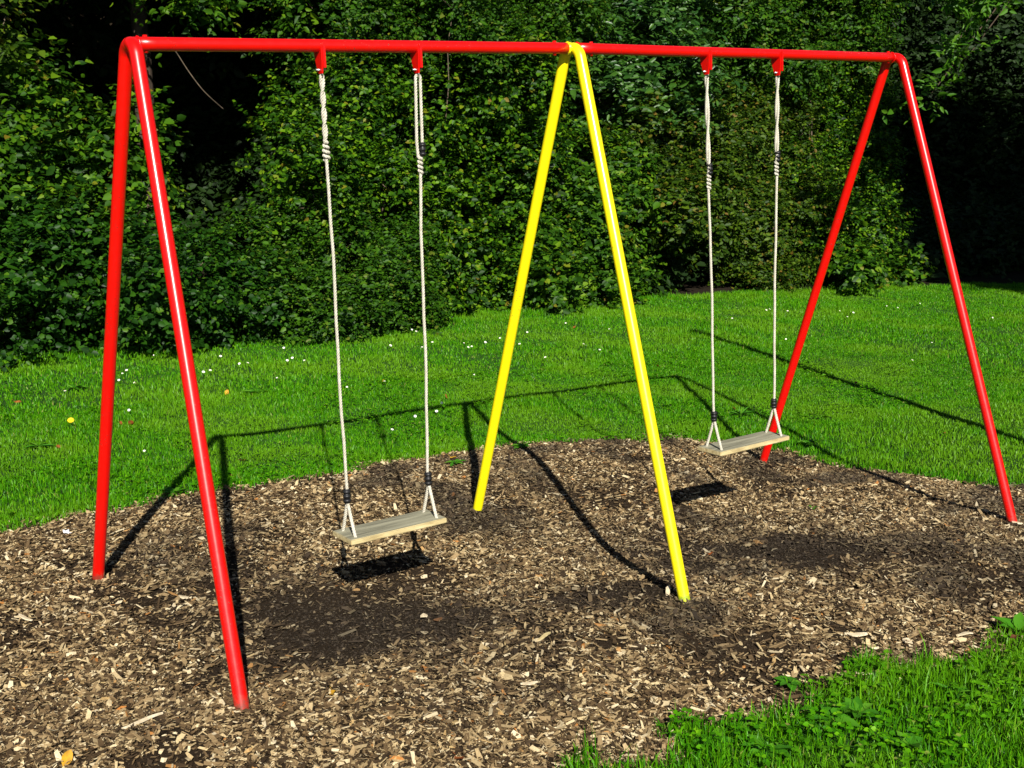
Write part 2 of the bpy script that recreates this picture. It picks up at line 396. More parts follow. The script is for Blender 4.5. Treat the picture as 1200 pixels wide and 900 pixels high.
# ------------------------------------------------------------------ GROUND
fx = np.arange(-4, 8.01, .07); fy = np.arange(-4, 9.01, .07)
xs = np.concatenate([[-160,-90,-50,-30,-18,-12,-8,-6,-5], fx, [8.5,9,10,11,12,13,14,15,16,17,18,20,22,24,26,28,30,32,34,36,38,40,45,80,160]])
ys = np.concatenate([[-160,-90,-50,-30,-18,-12,-9,-7,-6,-5], fy, [9.5,10,11,12,13,14,15,16,17,18,19,20,21,22,23,24,25,26,28,30,40,50,90,160]])
GX, GY = np.meshgrid(xs, ys, indexing='ij'); gx, gy = GX.ravel(), GY.ravel()
sd = pit_sd(gx, gy)
V = np.stack([gx, gy, gz(gx, gy)-np.clip(-sd*.25, 0, .02)*0], 1)
i, j = np.meshgrid(np.arange(len(xs)-1), np.arange(len(ys)-1), indexing='ij'); w = len(ys)
q = np.stack([i*w+j, (i+1)*w+j, (i+1)*w+j+1, i*w+j+1], -1).reshape(-1, 4)
me = mesh_np('ground', V, [q], M['ground'], attrs={'bed': np.clip(.5-sd/.08, 0, 1), 'litter': np.maximum(np.clip((gy-hedge_y(gx)-.1)/.5, 0, 1), np.clip((gx-28)/3, 0, 1))})  # litter mask also paints the shaded ground at the far right
link('ground', me, kind='structure')

# ------------------------------------------------------------------ WOOD CHIPS
def chip_mesh(P, L, W, T, yaw, tilt, roll):
    n = len(P)
    e1 = np.stack([np.cos(yaw)*np.cos(tilt), np.sin(yaw)*np.cos(tilt), np.sin(tilt)], 1)
    e2 = np.stack([-np.sin(yaw), np.cos(yaw), np.zeros(n)], 1); e2 = nrm(e2*np.cos(roll)[:, None]+np.array([0, 0, 1.])*np.sin(roll)[:, None])
    e3 = nrm(np.cross(e1, e2))
    tp = rng.uniform(.35, 1.0, (n, 4)); sk = rng.uniform(-.25, .25, (n, 2))
    def c(a, b, k, h): return P+e1*(L*(a*.5+sk[:, 0 if b > 0 else 1]*.4))[:, None]+e2*(W*b*.5*tp[:, k])[:, None]+e3*(T*h)[:, None]
    V = np.stack([c(-1,-1,0,0), c(1,-1,1,0), c(1,1,2,0), c(-1,1,3,0), c(-1,-1,0,1), c(1,-1,1,1), c(1,1,2,1), c(-1,1,3,1)], 1).reshape(-1, 3)
    k = np.arange(n)[:, None]*8
    return V, np.concatenate([k+np.array([f]) for f in ((4,5,6,7), (0,1,5,4), (1,2,6,5), (2,3,7,6), (3,0,4,7))], 0)
def worn(x, y):
    def g(cx, cy, ru, rv):
        u = .81*(x-cx)-.58*(y-cy); v = .58*(x-cx)+.81*(y-cy); return np.exp(-(u/ru)**2-(v/rv)**2)
    P2 = np.stack([x, y], 1)
    n = .30+1.4*(vnoise(P2, 3.1, 91)*.55+vnoise(P2, 9, 92)*.45)
    return np.clip(n*np.maximum(1.45*g(.80, -.20, .62, .50), np.maximum(1.3*g(2.85, -.36, .66, .50), .9*g(1.75, -.62, .45, .3))), 0, 1.1)
def scatter_chips(n, big, seed):
    x = rng.uniform(-2.7, 5.5, n); y = rng.uniform(-2.0, 2.1, n)
    near = rng.random(n)
    sd = pit_sd(x, y); P2 = np.stack([x, y], 1)
    g = vnoise(P2, 2.3, seed)*.55+vnoise(P2, 6., seed+1)*.45
    wv = worn(x, y)
    keep = (sd < rng.normal(size=n)*.04)
    if big: keep &= rng.random(n) < np.clip((g-.28)*4.2, .22, 1)*(1-.965*np.clip(wv*1.25, 0, 1))
    keep &= ~((x < -1.4) & (near > .35))
    return x[keep], y[keep], g[keep], wv[keep]
def splinters(P, L, W, yaw, tilt, roll):
    """thin curled flakes with pointed or torn ends"""
    n = len(P)
    e1 = np.stack([np.cos(yaw)*np.cos(tilt), np.sin(yaw)*np.cos(tilt), np.sin(tilt)], 1)
    e2 = np.stack([-np.sin(yaw), np.cos(yaw), np.zeros(n)], 1); e2 = nrm(e2*np.cos(roll)[:, None]+np.array([0, 0, 1.])*np.sin(roll)[:, None])
    e3 = nrm(np.cross(e1, e2)); a = rng.uniform(.25, 1, (n, 4)); b = rng.uniform(-.3, .3, (n, 2)); cu = rng.normal(0, .10, n)*L
    def c(u, v, h=0): return P+e1*(L*u)[:, None]+e2*(W*v)[:, None]+e3*(cu*h)[:, None]
    o = np.ones(n)*.5
    V = np.stack([c(-o, -.5*a[:, 0], 1), c(b[:, 0]*.6, -o, 0), c(o, -.5*a[:, 1], 1), c(o*(.8+b[:, 1]), .5*a[:, 2], 1), c(b[:, 1]*.6, o, 0), c(-o*(.8+b[:, 0]), .5*a[:, 3], 1)], 1).reshape(-1, 3)
    k = np.arange(n)[:, None]*6
    return V, np.concatenate([k+np.array([[0, 1, 4, 5]]), k+np.array([[1, 2, 3, 4]])], 0)
def damp(V):
    g = vnoise(V[:, :2]*np.array([1, 1.3]), 1.6, 77)*.5+vnoise(V[:, :2], 4.2, 78)*.5
    broad = np.zeros(len(V))
    for cx, cy, rx, ry in ((1.75,-.85,.55,.30),(3.3,-.55,.75,.42),(2.55,.95,.5,.35),(.15,-.95,.35,.22),(2.0,-1.2,.5,.2)): broad = np.maximum(broad, np.exp(-((V[:, 0]-cx)/rx)**2-((V[:, 1]-cy)/ry)**2))
    g = g+.16*broad                                            # broader damp zones
    return np.maximum(np.clip((g-.55)*5, 0, 1)*.85*np.clip(.55+.25*V[:, 0], .5, 1), np.clip(worn(V[:, 0], V[:, 1]), 0, .95))
parts_, mats_ = [], []
for fx_, fy_ in ((-.09,.79),(-.089,-.784),(1.93,.811),(1.913,-.815),(4.237,.912),(4.264,-.87)):      # chips heaped against each foot
    n = 70; a = rng.uniform(0, 2*PI, n); r_ = .030+np.abs(rng.normal(0, .03, n)); x = fx_+r_*np.cos(a); y = fy_+r_*np.sin(a); L = rng.uniform(.015, .05, n)
    parts_.append(splinters(np.stack([x, y, gz(x, y)+np.clip(.034-r_*.5, .004, .03)*rng.uniform(.3, 1, n)], 1), L, L*rng.uniform(.2, .5, n), rng.uniform(0, 2*PI, n), rng.normal(0, .5, n), rng.normal(0, .5, n))); mats_.append(0)
x, y, g, wv = scatter_chips(120000, True, 20); n = len(x)
L = np.exp(rng.normal(math.log(.025), .45, n)).clip(.011, .08); W = (L*rng.uniform(.14, .42, n)).clip(.004, .020)
parts_.append(chip_mesh(np.stack([x, y, gz(x, y)+rng.uniform(0, .012, n)], 1), L, W, rng.uniform(.0012, .0035, n), rng.uniform(0, 2*PI, n), rng.normal(0, .24, n), rng.normal(0, .38, n))); mats_.append(0)
x, y, g, wv = scatter_chips(1500, True, 20); n = len(x)
L = rng.uniform(.045, .095, n); W = L*rng.uniform(.10, .42, n)
parts_.append(splinters(np.stack([x, y, gz(x, y)+rng.uniform(.008, .016, n)], 1), L, W, rng.uniform(0, 2*PI, n), rng.normal(0, .15, n), rng.normal(0, .25, n))); mats_.append(0)
x, y, g, wv = scatter_chips(400000, True, 20); n = len(x)
L = np.exp(rng.normal(math.log(.0195), .48, n)).clip(.008, .075); W = (L*rng.uniform(.16, .6, n)).clip(.003, .020)
parts_.append(splinters(np.stack([x, y, gz(x, y)+rng.uniform(.001, .015, n)], 1), L, W, rng.uniform(0, 2*PI, n), rng.normal(0, .28, n), rng.normal(0, .42, n))); mats_.append(0)
x, y, g, wv = scatter_chips(300000, False, 30)
k = rng.random(len(x)) < .40+.6*np.clip(wv*1.5, 0, 1); x, y = x[k], y[k]; n = len(x)
L = rng.uniform(.004, .015, n)
parts_.append(splinters(np.stack([x, y, gz(x, y)+.002], 1), L, L*rng.uniform(.3, .8, n), rng.uniform(0, 2*PI, n), rng.normal(0, .25, n), rng.normal(0, .3, n))); mats_.append(1)
Va, Pa, mi_, n0 = [], [], [], 0
for (V_, P_), q_ in zip(parts_, mats_): Va.append(V_); Pa.append(P_+n0); mi_.append(np.full(len(P_), q_)); n0 += len(V_)
Va = np.concatenate(Va)
Da = damp(Va); nf = len(parts_[-1][0]); Da[-nf:] *= np.repeat(rng.choice([.35, .8, 1.], nf//6, p=[.12, .38, .5]), 6)      # some pale crumbs stay dry
link('wood_chips', mesh_np('wood_chips', Va, [np.concatenate(Pa)], [M['chips'], M['crumbs']], np.concatenate(mi_), False, {'damp': Da}), kind='stuff')

# ------------------------------------------------------------------ GRASS
def blades(x, y, h, w, lean=.5):
    n = len(x); az = rng.uniform(0, 2*PI, n); fa = rng.uniform(0, 2*PI, n)
    ln = np.abs(rng.normal(0, lean, n)).clip(0, 1.5)
    b = np.stack([x, y, gz(x, y)-.004], 1); d = np.stack([np.cos(az), np.sin(az), np.zeros(n)], 1)
    s = np.stack([np.cos(fa), np.sin(fa), np.zeros(n)], 1)*(w*.5)[:, None]
    up = np.array([0, 0, 1.])
    m1 = b+up*(h*.55*np.cos(ln*.5))[:, None]+d*(h*.55*np.sin(ln*.5))[:, None]
    tp = m1+up*(h*.45*np.cos(ln*1.3))[:, None]+d*(h*.45*np.sin(ln*1.3))[:, None]
    V = np.stack([b-s, b+s, m1+s*.85, m1-s*.85, tp], 1).reshape(-1, 3)
    k = np.arange(n)[:, None]*5
    return V, k+np.array([[0, 1, 2, 3]]), k+np.array([[3, 2, 4]])
def in_view(x, y, m=560):
    P = np.stack([x, y, gz(x, y)], 1)-CAM; zc = P@AF; px = 600+FPX*(P@AR)/np.maximum(zc, .1); py = 450-FPX*(P@AU)/np.maximum(zc, .1)
    return (zc > .5) & (px > -m) & (px < 1200+m) & (py < 900+m), zc
def lawn_points(n, x0, x1, y0, y1, sdmin=-.03):
    x = rng.uniform(x0, x1, n); y = rng.uniform(y0, y1, n)
    ok, zc = in_view(x, y); x, y = x[ok], y[ok]
    sd = pit_sd(x, y); ok = (sd > sdmin+rng.normal(size=len(x))*.025) & (y < hedge_y(x)+.25)
    return x[ok], y[ok], sd[ok]
Vs, Qs, Ts, n0 = [], [], [], 0
def put(V, Q, T):
    global n0
    Vs.append(V); Qs.append(Q+n0)
    if T is not None: Ts.append(T+n0)
    n0 += len(V)
def grow(n, x0, x1, y0, y1, h0, w0, lean):
    x, y, sd = lawn_points(n, x0, x1, y0, y1)
    P = np.stack([x, y], 1); g = vnoise(P, 1.3, 41)*.5+vnoise(P, 5.5, 42)*.5
    h = h0*(.30+1.25*g)*rng.uniform(.55, 1.3, len(x))*np.where(sd < .22, 1.25, 1.)
    h *= 1+.7*np.clip((y-hedge_y(x)+.35)/.4, 0, 1)
    w = w0*rng.uniform(.7, 1.4, len(x))
    put(*blades(x, y, h, w, lean))
grow(440000, -8, 9, 1.4, 4.4, .034, .0050, .85)
grow(470000, -9, 19, 4.2, 9.3, .042, .0072, .80)
grow(190000, -.6, 7.6, -3.4, -1.35, .046, .0044, .95)
grow(90000, 8.9, 20, 1.0, 4.4, .040, .0072, .80)
grow(150000, 4.3, 12, -1.7, 1.62, .036, .0058, .85)
# clover and other small round leaves in the turf
def clover(n, x0, x1, y0, y1, size, hh, thr=.52):
    x, y, sd = lawn_points(n, x0, x1, y0, y1, -.05)
    P = np.stack([x, y], 1); g = vnoise(P, 1.9, 51)*.5+vnoise(P, 6, 52)*.5
    k = ((g > thr) & (rng.random(len(x)) < np.clip((g-thr)*9, .15, 1))) | ((sd < .14) & (g > .42))
    x, y = x[k], y[k]; n = len(x)
    for q in range(3):
        a = rng.uniform(0, .6, n)+q*2.09
        d = np.stack([np.cos(a), np.sin(a), np.full(n, .1)], 1)
        base = np.stack([x, y, gz(x, y)+hh*rng.uniform(.4, 1.15, n)], 1) if q == 0 else base
        V, Pq = leaf_mesh(base, d, np.array([0, 0, 1.])+rng.normal(size=(n, 3))*.3, size*rng.uniform(.7, 1.3, n), .95, .1, .2)
        put(V, Pq, None)
grow(7000, .2, 5.6, -3.3, -1.5, .085, .0040, .6)
clover(16000, -1.6, 9, 1.6, 4.4, .015, .040, .50)
clover(9000, -2, 18, 4.2, 8.5, .017, .045, .56)
clover(6000, .2, 5.6, -3.2, -1.25, .018, .058, .50)
link('grass', mesh_np('grass', np.concatenate(Vs), [np.concatenate(Qs), np.concatenate(Ts)], M['grass']), kind='stuff')

# ------------------------------------------------------------------ SWING FRAME
frame = empty('swing_set', (2.1, 0, -.1), label='tall red tubular swing frame with two yellow middle legs, standing in the wood chips', category='swing frame')
FO = np.array([2.1, 0, -.1])
def part(mb, name, mats, parent=frame, off=FO, **kw):
    V = [v-off for v in mb.V]; mb.V = V
    return mb.build(name, mats, parent, **kw)
PR = .0256
XM = 2.007; XE = 4.281; HB = {0: 2.295, 1: 2.309, 2: 2.293}
def leg(x, H, foot, s):
    R = .062; al = math.atan(.333); th = np.linspace(0, PI/2-al, 10)
    arc = np.stack([np.full(10, x), s*R*np.sin(th), H-R+R*np.cos(th)], 1)
    f = np.array(foot, float); e = arc[-1]; dirv = f-e
    f2 = f+dirv/np.linalg.norm(dirv)*.12
    t = np.linspace(0, 1, 40)[1:, None]; st = e+(f2-e)*t
    p = np.concatenate([arc, st]); hgt = p[:, 2]-foot[2]
    mb = MB(); mb.tube(p, PR, 20, a=np.clip(1-hgt/.11, 0, 1)); return mb
part(leg(0, HB[0], (-.09,.79,.077), 1), 'leg', M['red'], attr='foot', label='red back leg at the left end')
part(leg(0, HB[0], (-.089,-.784,.065), -1), 'leg', M['red'], attr='foot', label='red front leg at the left end')
part(leg(XM, HB[1], (1.93,.811,-.041), 1), 'leg', M['yellow'], attr='foot', label='yellow back leg')
part(leg(XM, HB[1], (1.913,-.815,-.044), -1), 'leg', M['yellow'], attr='foot', label='yellow front leg with a green stained foot')
part(leg(XE, HB[2], (4.237,.912,-.213), 1), 'leg', M['red'], attr='foot', label='red back leg at the right end')
part(leg(XE, HB[2], (4.264,-.87,-.194), -1), 'leg', M['red'], attr='foot', label='red front leg at the right end')
for (xa, ha), (xb, hb) in (((.004, HB[0]), (XM-.016, HB[1])), ((XM+.016, HB[1]), (XE-.004, HB[2]))):
    t = np.linspace(0, 1, 24)[:, None]
    mb = MB().tube(np.array([xa, 0, ha])*(1-t)+np.array([xb, 0, hb])*t, PR-.0006, 20)
    part(mb, 'top_bar', M['red'], attr='foot')
for xw, sgn in ((PR+.001, 1), (XM-PR-.001, -1), (XM+PR+.001, 1), (XE-PR-.001, -1)):          # weld beads where the bar meets the arches
    th = np.linspace(0, 2*PI, 41); zw = np.interp(xw, [0, XM, XE], [HB[0], HB[1], HB[2]])
    mb = MB(); mb.tube(np.stack([xw+.0012*np.sin(th*11), (PR+.0006)*np.cos(th), zw+(PR+.0006)*np.sin(th)], 1), .0034+.0006*np.sin(th*13), 8, caps=False)
    part(mb, 'weld_bead', M['yellow'] if abs(xw-XM) < .1 and sgn < 0 else M['red'], attr='foot')
def barz(x): return np.interp(x, [0, XM, XE], [HB[0], HB[1], HB[2]])
# yellow collar where the arch is welded round the bar joint
mb = MB().tube([(XM-.034, 0, HB[1]), (XM-.010, 0, HB[1])], PR+.0012, 20); part(mb, 'collar', M['yellow'], attr='foot')
for xb in (.055, XM-.10, XM+.11, XE-.055):                      # through bolts of the pipe sockets
    z = barz(xb); mb = MB()
    mb.tube([(xb, 0, z-PR-.006), (xb, 0, z+PR+.006)], .0085, 10)
    part(mb, 'bolt', M['red'], attr='foot')
ROPES = [(.750, .749), (1.191, 1.151), (2.841, 2.895), (3.344, 3.344)]
def bracket(x):
    z = barz(x)
    mb = MB()
    # side plate, tapering, cut from 7 mm sheet
    prof = np.array([(-.026, .012), (.036, .004), (.035, -.026), (.010, -.094), (-.020, -.094), (-.026, -.05)])
    n = len(prof); V = np.concatenate([np.stack([np.full(n, x+s*.0035-.006), prof[:, 0], z+prof[:, 1]-.012], 1) for s in (-1, 1)])
    k = np.arange(n); mb.add(V, [np.stack([k, (k+1) % n, (k+1) % n+n, k+n], 1)], 0)
    mb.add(V, [np.arange(n)[::-1][None], (np.arange(n)+n)[None]], 0)
    # folded front flange that rises over the face of the bar
    mb.box((x+.001, -.0305, z-.036), (.0055, .0035, .050), bev=.0015)
    b = part(mb, 'hanger_bracket', M['red'], smooth=True, attr='foot'); autosmooth(b)
    pin = MB().tube([(x-.026, -.004, z-.092), (x+.016, -.004, z-.092)], .0042, 10)
    part(pin, 'pin', M['steel'], parent=b)
for x, _ in ROPES: bracket(x)

# ------------------------------------------------------------------ SWINGS
def helix_rope(mb, path, R=.0037, r=.0035, pitch=.036, step=.0045, ns=6):
    path = np.asarray(path, float); seg = np.linalg.norm(np.diff(path, axis=0), axis=1); s = np.concatenate([[0], np.cumsum(seg)])
    m = max(6, int(s[-1]/step)); u = np.linspace(0, s[-1], m)
    P = np.stack([np.interp(u, s, path[:, k]) for k in range(3)], 1)
    T = nrm(np.gradient(P, axis=0)); N = np.zeros_like(T); v = np.cross(T[0], [0.3, 1., .2]); N[0] = v/np.linalg.norm(v)
    for i in range(1, m):
        v = N[i-1]-T[i]*(N[i-1]@T[i]); N[i] = v/np.linalg.norm(v)
    B = np.cross(T, N)
    for k in range(3):
        a = u/pitch*2*PI+k*2*PI/3
        mb.tube(P+R*(np.cos(a)[:, None]*N+np.sin(a)[:, None]*B), r, ns)
def clamp(mb, c, h, r=.013):
    """ribbed black rope clamp centred at c"""
    mb.tube([(c[0], c[1], c[2]-h/2), (c[0], c[1], c[2]+h/2)], r, 14)
    for k in (-1, 0, 1): mb.tube([(c[0], c[1], c[2]+k*h*.32-h*.09), (c[0], c[1], c[2]+k*h*.32+h*.09)], r*1.28, 14)
def ring(mb, c, R, r, ax):
    th = np.linspace(0, 2*PI, 25)
    p = np.array([np.array(c)+R*np.cos(t)*np.array([0, 0, 1.])+R*np.sin(t)*np.array(ax) for t in th]); mb.tube(p, r, 8, caps=False)
SZ = .300; SW = .0635
def swing(ropes, zc_top, zc_bot, kinds, label):
    xm = np.mean([b for _, b in ropes]); off = np.array([xm, 0, SZ-.011])
    root = empty('swing', off, label=label, category='swing')
    x0, x1 = ropes[0][1]-.036, ropes[1][1]+.034
    mb = MB(); mb.box(((x0+x1)/2, 0, SZ-.0115), ((x1-x0)/2, SW+.022, .0115), bev=.003)
    seat = part(mb, 'seat_board', [M['board_top'], M['board_edge']], root, off)
    for p in seat.data.polygons: p.material_index = 0 if p.normal.z > .7 else 1
    autosmooth(seat, 50)
    for (xt, xb), (kind, zk) in zip(ropes, kinds):
        zt = 2.190; span = zt-zc_top
        def X(z): return xb+(xt-xb)*(z-zc_top)/span
        mb = MB(); zk_lo = zk-.066
        # single rope from the clamp up to the knot
        wob = lambda z: .003*math.sin(z*6+xt*7)+.0015*math.sin(z*17+xt*3)
        zz = np.linspace(zc_bot-.004, zk_lo+.01, 12); helix_rope(mb, [(X(z)+wob(z), 0, z) for z in zz])
        # the doubled upper length: up through the ring and back
        half = .014 if kind == 'open' else .0056
        nt_ = 0 if kind == 'open' else 2.5 if kind == 'twist' else 4.0
        up_, dn_ = [], []
        for z in np.linspace(zk, zt-.012, 26):
            f_ = (z-zk)/(zt-.012-zk); a = nt_*PI*f_+.3
            hw = half*(.55+.45*min(1, f_*5)) if kind == 'open' else half
            o = np.array([math.cos(a)*hw, math.sin(a)*hw, 0]) if kind != 'open' else np.array([hw*(1-.2*f_), 0, 0])
            up_.append(np.array([X(z), 0, z])+o); dn_.append(np.array([X(z), 0, z])-o)
        topc = (up_[-1]+dn_[-1])/2; hv = up_[-1]-topc
        lp = [topc+hv*math.cos(t)+np.array([0, 0, .014*math.sin(t)]) for t in np.linspace(.25, PI-.25, 6)]
        helix_rope(mb, up_+lp+dn_[::-1])
        # knot: three wraps and the crossing turns
        kt = [(X(zk)+.0066*math.cos(t*2*PI*4.2), .0066*math.sin(t*2*PI*4.2), zk+.012-(zk+.012-zk_lo)*t) for t in np.linspace(0, 1, 110)]
        if kind == 'knot':
            kt = [(X(z0)+(.0098*math.sin(min(1, (zk+.02-z0)/.05)*1.5))*math.cos(t*2*PI*4.4), .0098*math.sin(t*2*PI*4.4), z0) for t in np.linspace(0, 1, 120) for z0 in [zk+.02-(zk+.02-zk_lo)*t]]
        helix_rope(mb, kt)
        # split legs under the clamp, down to the seat and knotted below
        for s in (-1, 1):
            zz = np.linspace(0, 1, 10)
            pth = [(xb, s*(.004+(SW-.004)*t**1.08), zc_bot+(SZ-.022-zc_bot)*t) for t in zz]+[(xb, s*(SW-.003), SZ-.027), (xb, s*(SW-.012), SZ-.0305), (xb, 0, SZ-.0305)]
            helix_rope(mb, pth, .0038, .0042)
        rp = part(mb, 'rope', M['rope'], root, off)
        cm = MB(); clamp(cm, (xb, 0, (zc_top+zc_bot)/2), zc_top-zc_bot); part(cm, 'rope_clamp', M['black'], rp, np.zeros(3)+off*0+off*0) if False else part(cm, 'rope_clamp', M['black'], rp, off)
        if kind != 'knot':
            cz = zk+.035; cm = MB(); clamp(cm, (X(cz)+(.012 if kind == 'open' else .005), -.004, cz), .058, .0115); part(cm, 'rope_clamp', M['black'], rp, off)
        sh = MB(); ring(sh, (xt, -.004, 2.196), .0135, .0036, (.35, .94, 0)); part(sh, 'shackle', M['steel'], root, off)
    return root
swing(ROPES[:2], .497, .437, [('knot', 1.925), ('open', 1.853)], 'wooden board swing on white ropes hanging between the left red legs and the yellow legs')
swing(ROPES[2:], .497, .445, [('twist', 1.705), ('twist', 1.75)], 'wooden board swing on white ropes hanging between the yellow legs and the right red legs')

# ------------------------------------------------------------------ SHRUBS
def shrub(name, cat, label, boxes, leaf, m, stem_px=None, aspect=.66, density=1., spr=(.14,.28), nl=7, gap=.50, nst=7, group=None, up=.55, front=True):
    cl = []
    for bx in boxes: cl += fill(*bx[:5], **(bx[5] if len(bx) > 5 else {}))
    c0 = np.mean([c[:3] for c in cl], 0) if stem_px is None else at(*stem_px)
    base = np.array([c0[0], c0[1]+.25, gz(c0[0], c0[1]+.25)])
    root = empty(name, base, label=label, category=cat)
    if group: root['group'] = group
    V, P = foliage(cl, leaf, density, front, aspect, spr, nl, gap, up)
    link('foliage', mesh_np('foliage', V-base, [P], M[m]), root)
    st = stems(cl, base, nst); st.V = [v-base for v in st.V]; st.build('stem', M['twig'], root)
    return root
B = dict
shrub('ivy_bush', 'bush', 'low dark ivy bush at the far left, between the lawn and the back red leg', [(-420, 125, 268, 425, 7.0, B(R=(.34,.46)))], .062, 'ivy_dark', aspect=.8)
shrub('ivy_bush', 'bush', 'low leafy bush seen between and right of the two left red legs', [(112, 300, 285, 407, 7.0, B(R=(.30,.42)))], .058, 'ivy_dark', aspect=.75)
shrub('clipped_bush', 'bush', 'low rounded bush of small dark leaves behind the left rope of the left swing', [(292, 500, 262, 403, 7.15, B(R=(.32,.44)))], .048, 'privet', aspect=.6, gap=.45)
shrub('bramble_bush', 'bush', 'tall bright bramble bush behind the left red legs', [(-420, 60, 92, 285, 7.9, B(R=(.34,.5))), (40, 172, 135, 280, 7.8, B(R=(.28,.38)))], .074, 'bramble', aspect=.78, spr=(.16,.32))
shrub('leafy_sapling', 'sapling', 'young leafy sapling in the upper left corner', [(-70, 18, -40, 90, 8.1, B(R=(.28,.38)))], .075, 'olive', aspect=.6)
shrub('ivy_bush', 'bush', 'tall ivy bush beside the dark hollow, behind the left rope of the left swing', [(345, 468, 88, 268, 8.0, B(R=(.34,.46)))], .058, 'ivy', aspect=.75)
shrub('ivy_bush', 'bush', 'broad ivy bush reaching the lawn between the left swing and the yellow back leg', [(440, 640, 66, 385, 8.1, B(R=(.38,.54)))], .064, 'ivy', aspect=.78)
shrub('leafy_bush', 'bush', 'small leaved bush rising above the red bar over the left swing', [(345, 690, -60, 78, 8.9, B(R=(.38,.52)))], .054, 'privet', stem_px=(520, 60, 9.0))
shrub('bramble_bush', 'bush', 'bright bramble bush between the two yellow legs at the lawn edge', [(600, 745, 180, 372, 8.3, B(R=(.34,.48)))], .072, 'bramble', aspect=.72)
shrub('laurel_bush', 'bush', 'large leaved laurel above the red bar right of the yellow arch', [(690, 830, -50, 150, 9.3, B(R=(.34,.48)))], .125, 'laurel', aspect=.42, spr=(.22,.42), density=.5, gap=.53, nl=6)
shrub('leafy_bush', 'bush', 'olive green bush overhanging the dark hollow right of the yellow front leg', [(730, 850, 135, 285, 8.7, B(R=(.32,.44)))], .075, 'olive', stem_px=(790, 290, 9.4))
shrub('ivy_bush', 'bush', 'dense olive tinted bush behind the ropes of the right swing', [(800, 940, 105, 285, 8.9, B(R=(.38,.5))), (848, 940, 270, 352, 8.8, B(R=(.34,.44)))], .060, 'olive', aspect=.7)
shrub('ivy_bush', 'bush', 'dense ivy bush right behind the red back leg at the right end', [(925, 1022, 85, 338, 9.0, B(R=(.38,.52)))], .058, 'ivy', aspect=.72)
shrub('leafy_bush', 'bush', 'small leaved bush above the red bar at its right end', [(840, 1020, -60, 78, 9.6, B(R=(.40,.55)))], .066, 'privet', stem_px=(950, 80, 9.8))
shrub('ivy_seedling_bush', 'bush', 'knee high round leaved bush at the edge of the dark shade on the right', [(990, 1068, 302, 343, 8.1, B(R=(.24,.32)))], .095, 'bramble', aspect=.85, density=.7, nst=4)

# ------------------------------------------------------------------ TREES
def tree(name, label, base, height, crown, leaf, m, r=.16, limbs=7, lean=(0, 0), density=.8, aspect=.55, spr=(.2,.45), nl=7, group=None, front=False, gap=.40, twigs=(), low=6):
    bx, by = base; bz = float(gz(bx, by)); o = np.array([bx, by, bz])
    root = empty(name, o, label=label, category='tree')
    if group: root['group'] = group
    t = np.linspace(0, 1, 14)[:, None]; mb = MB()
    p = np.array([0, 0, -.15])+np.array([lean[0], lean[1], height+.15])*t+np.concatenate([.06*np.sin(t*7+bx), .05*np.sin(t*6+by), 0*t], 1)
    mb.tube(p, r*(1-.65*t[:, 0])+.09*r*np.exp(-t[:, 0]*20)*8, 12)
    mb.build('trunk', M['bark'], root)
    lb = MB(); cl = [np.array(c) for c in crown]
    for k in range(min(limbs, len(cl))):
        c = cl[k]; i = rng.integers(low, 13); e = c[:3]-o; tt = np.linspace(0, 1, 8)[:, None]
        q = p[i]+(e-p[i])*tt; q[:, 2] += np.sin(tt[:, 0]*PI)*.25
        lb.tube(q, r*.42*(1-.8*tt[:, 0])+.004, 7)
    for c in twigs:                                             # slender drooping branches that carry the outer sprays
        c = np.array(c[:3])-o; a_ = c+np.array([1.3, -.5, 1.5]); b_ = a_+np.array([1.6, -.6, .5]); lb.tube(smooth_path([b_, a_, (a_+c)/2+np.array([.1, 0, .15]), c], 6), .008, 5)
    lb.build('limb', M['bark'], root)
    V, P = foliage([tuple(c) for c in cl], leaf, density, front, aspect, spr, nl, gap)
    link('crown', mesh_np('crown', V-o, [P], M[m]), root)
    return root
def blob(cx, cy, cz, rx, ry, rz, n, R):
    out = []
    for k in range(n):
        u = rand_unit(1)[0]*rng.uniform(.35, 1)**.5
        out.append((cx+u[0]*rx, cy+u[1]*ry, cz+u[2]*rz, rng.uniform(*R)))
    return out
# tree in the left hollow: dark trunk, crown roofing the hollow, two sprays that dip into view
cr = blob(3.2, 10.2, 5.4, 2.6, 1.3, .9, 26, (.6,.85))+[(*at(215, 4, 7.9), .20), (*at(240, -10, 8.0), .22), (*at(362, 14, 8.2), .18), (*at(350, -14, 8.4), .24)]
CRX = 4
tree('maple_tree', 'dark trunked tree in the hollow behind the left swing, its leaf sprays dipping in above', (3.9, 11.2), 5.6, cr, .085, 'bramble', .17, 12, low=11)
# big tree at the right whose crown shades the far right corner, with sprays dipping into the upper right corner
cr = blob(14.6, 1.6, 5.9, 2.1, 1.9, 1.7, 30, (.7,1.0))+blob(13.9, .6, 4.3, 1.0, 1.0, .4, 8, (.5,.7))
cr2 = [(*at(1112, 62, 5.2), .13), (*at(1090, 112, 5.3), .10), (*at(1130, 72, 5.1), .10), (*at(1140, 2, 4.9), .16), (*at(1112, -4, 4.9), .14), (*at(1165, -8, 4.6), .16)]
tree('ash_tree', 'spreading tree whose leafy branch tips hang into the upper right corner', (14.6, .4), 8.5, cr+cr2, .11, 'ash', .24, 14, aspect=.40, spr=(.2,.34), density=.75, nl=8, twigs=cr2)
cr = blob(19.2, 3.6, 6.0, 2.6, 2.6, 2.6, 30, (.8,1.2))
tree('ash_tree', 'shade tree beyond the right edge casting the dark shadow on the far right', (19.0, 2.6), 8.5, cr, .13, 'ash', .26, 12, aspect=.42, spr=(.25,.45), density=.8)
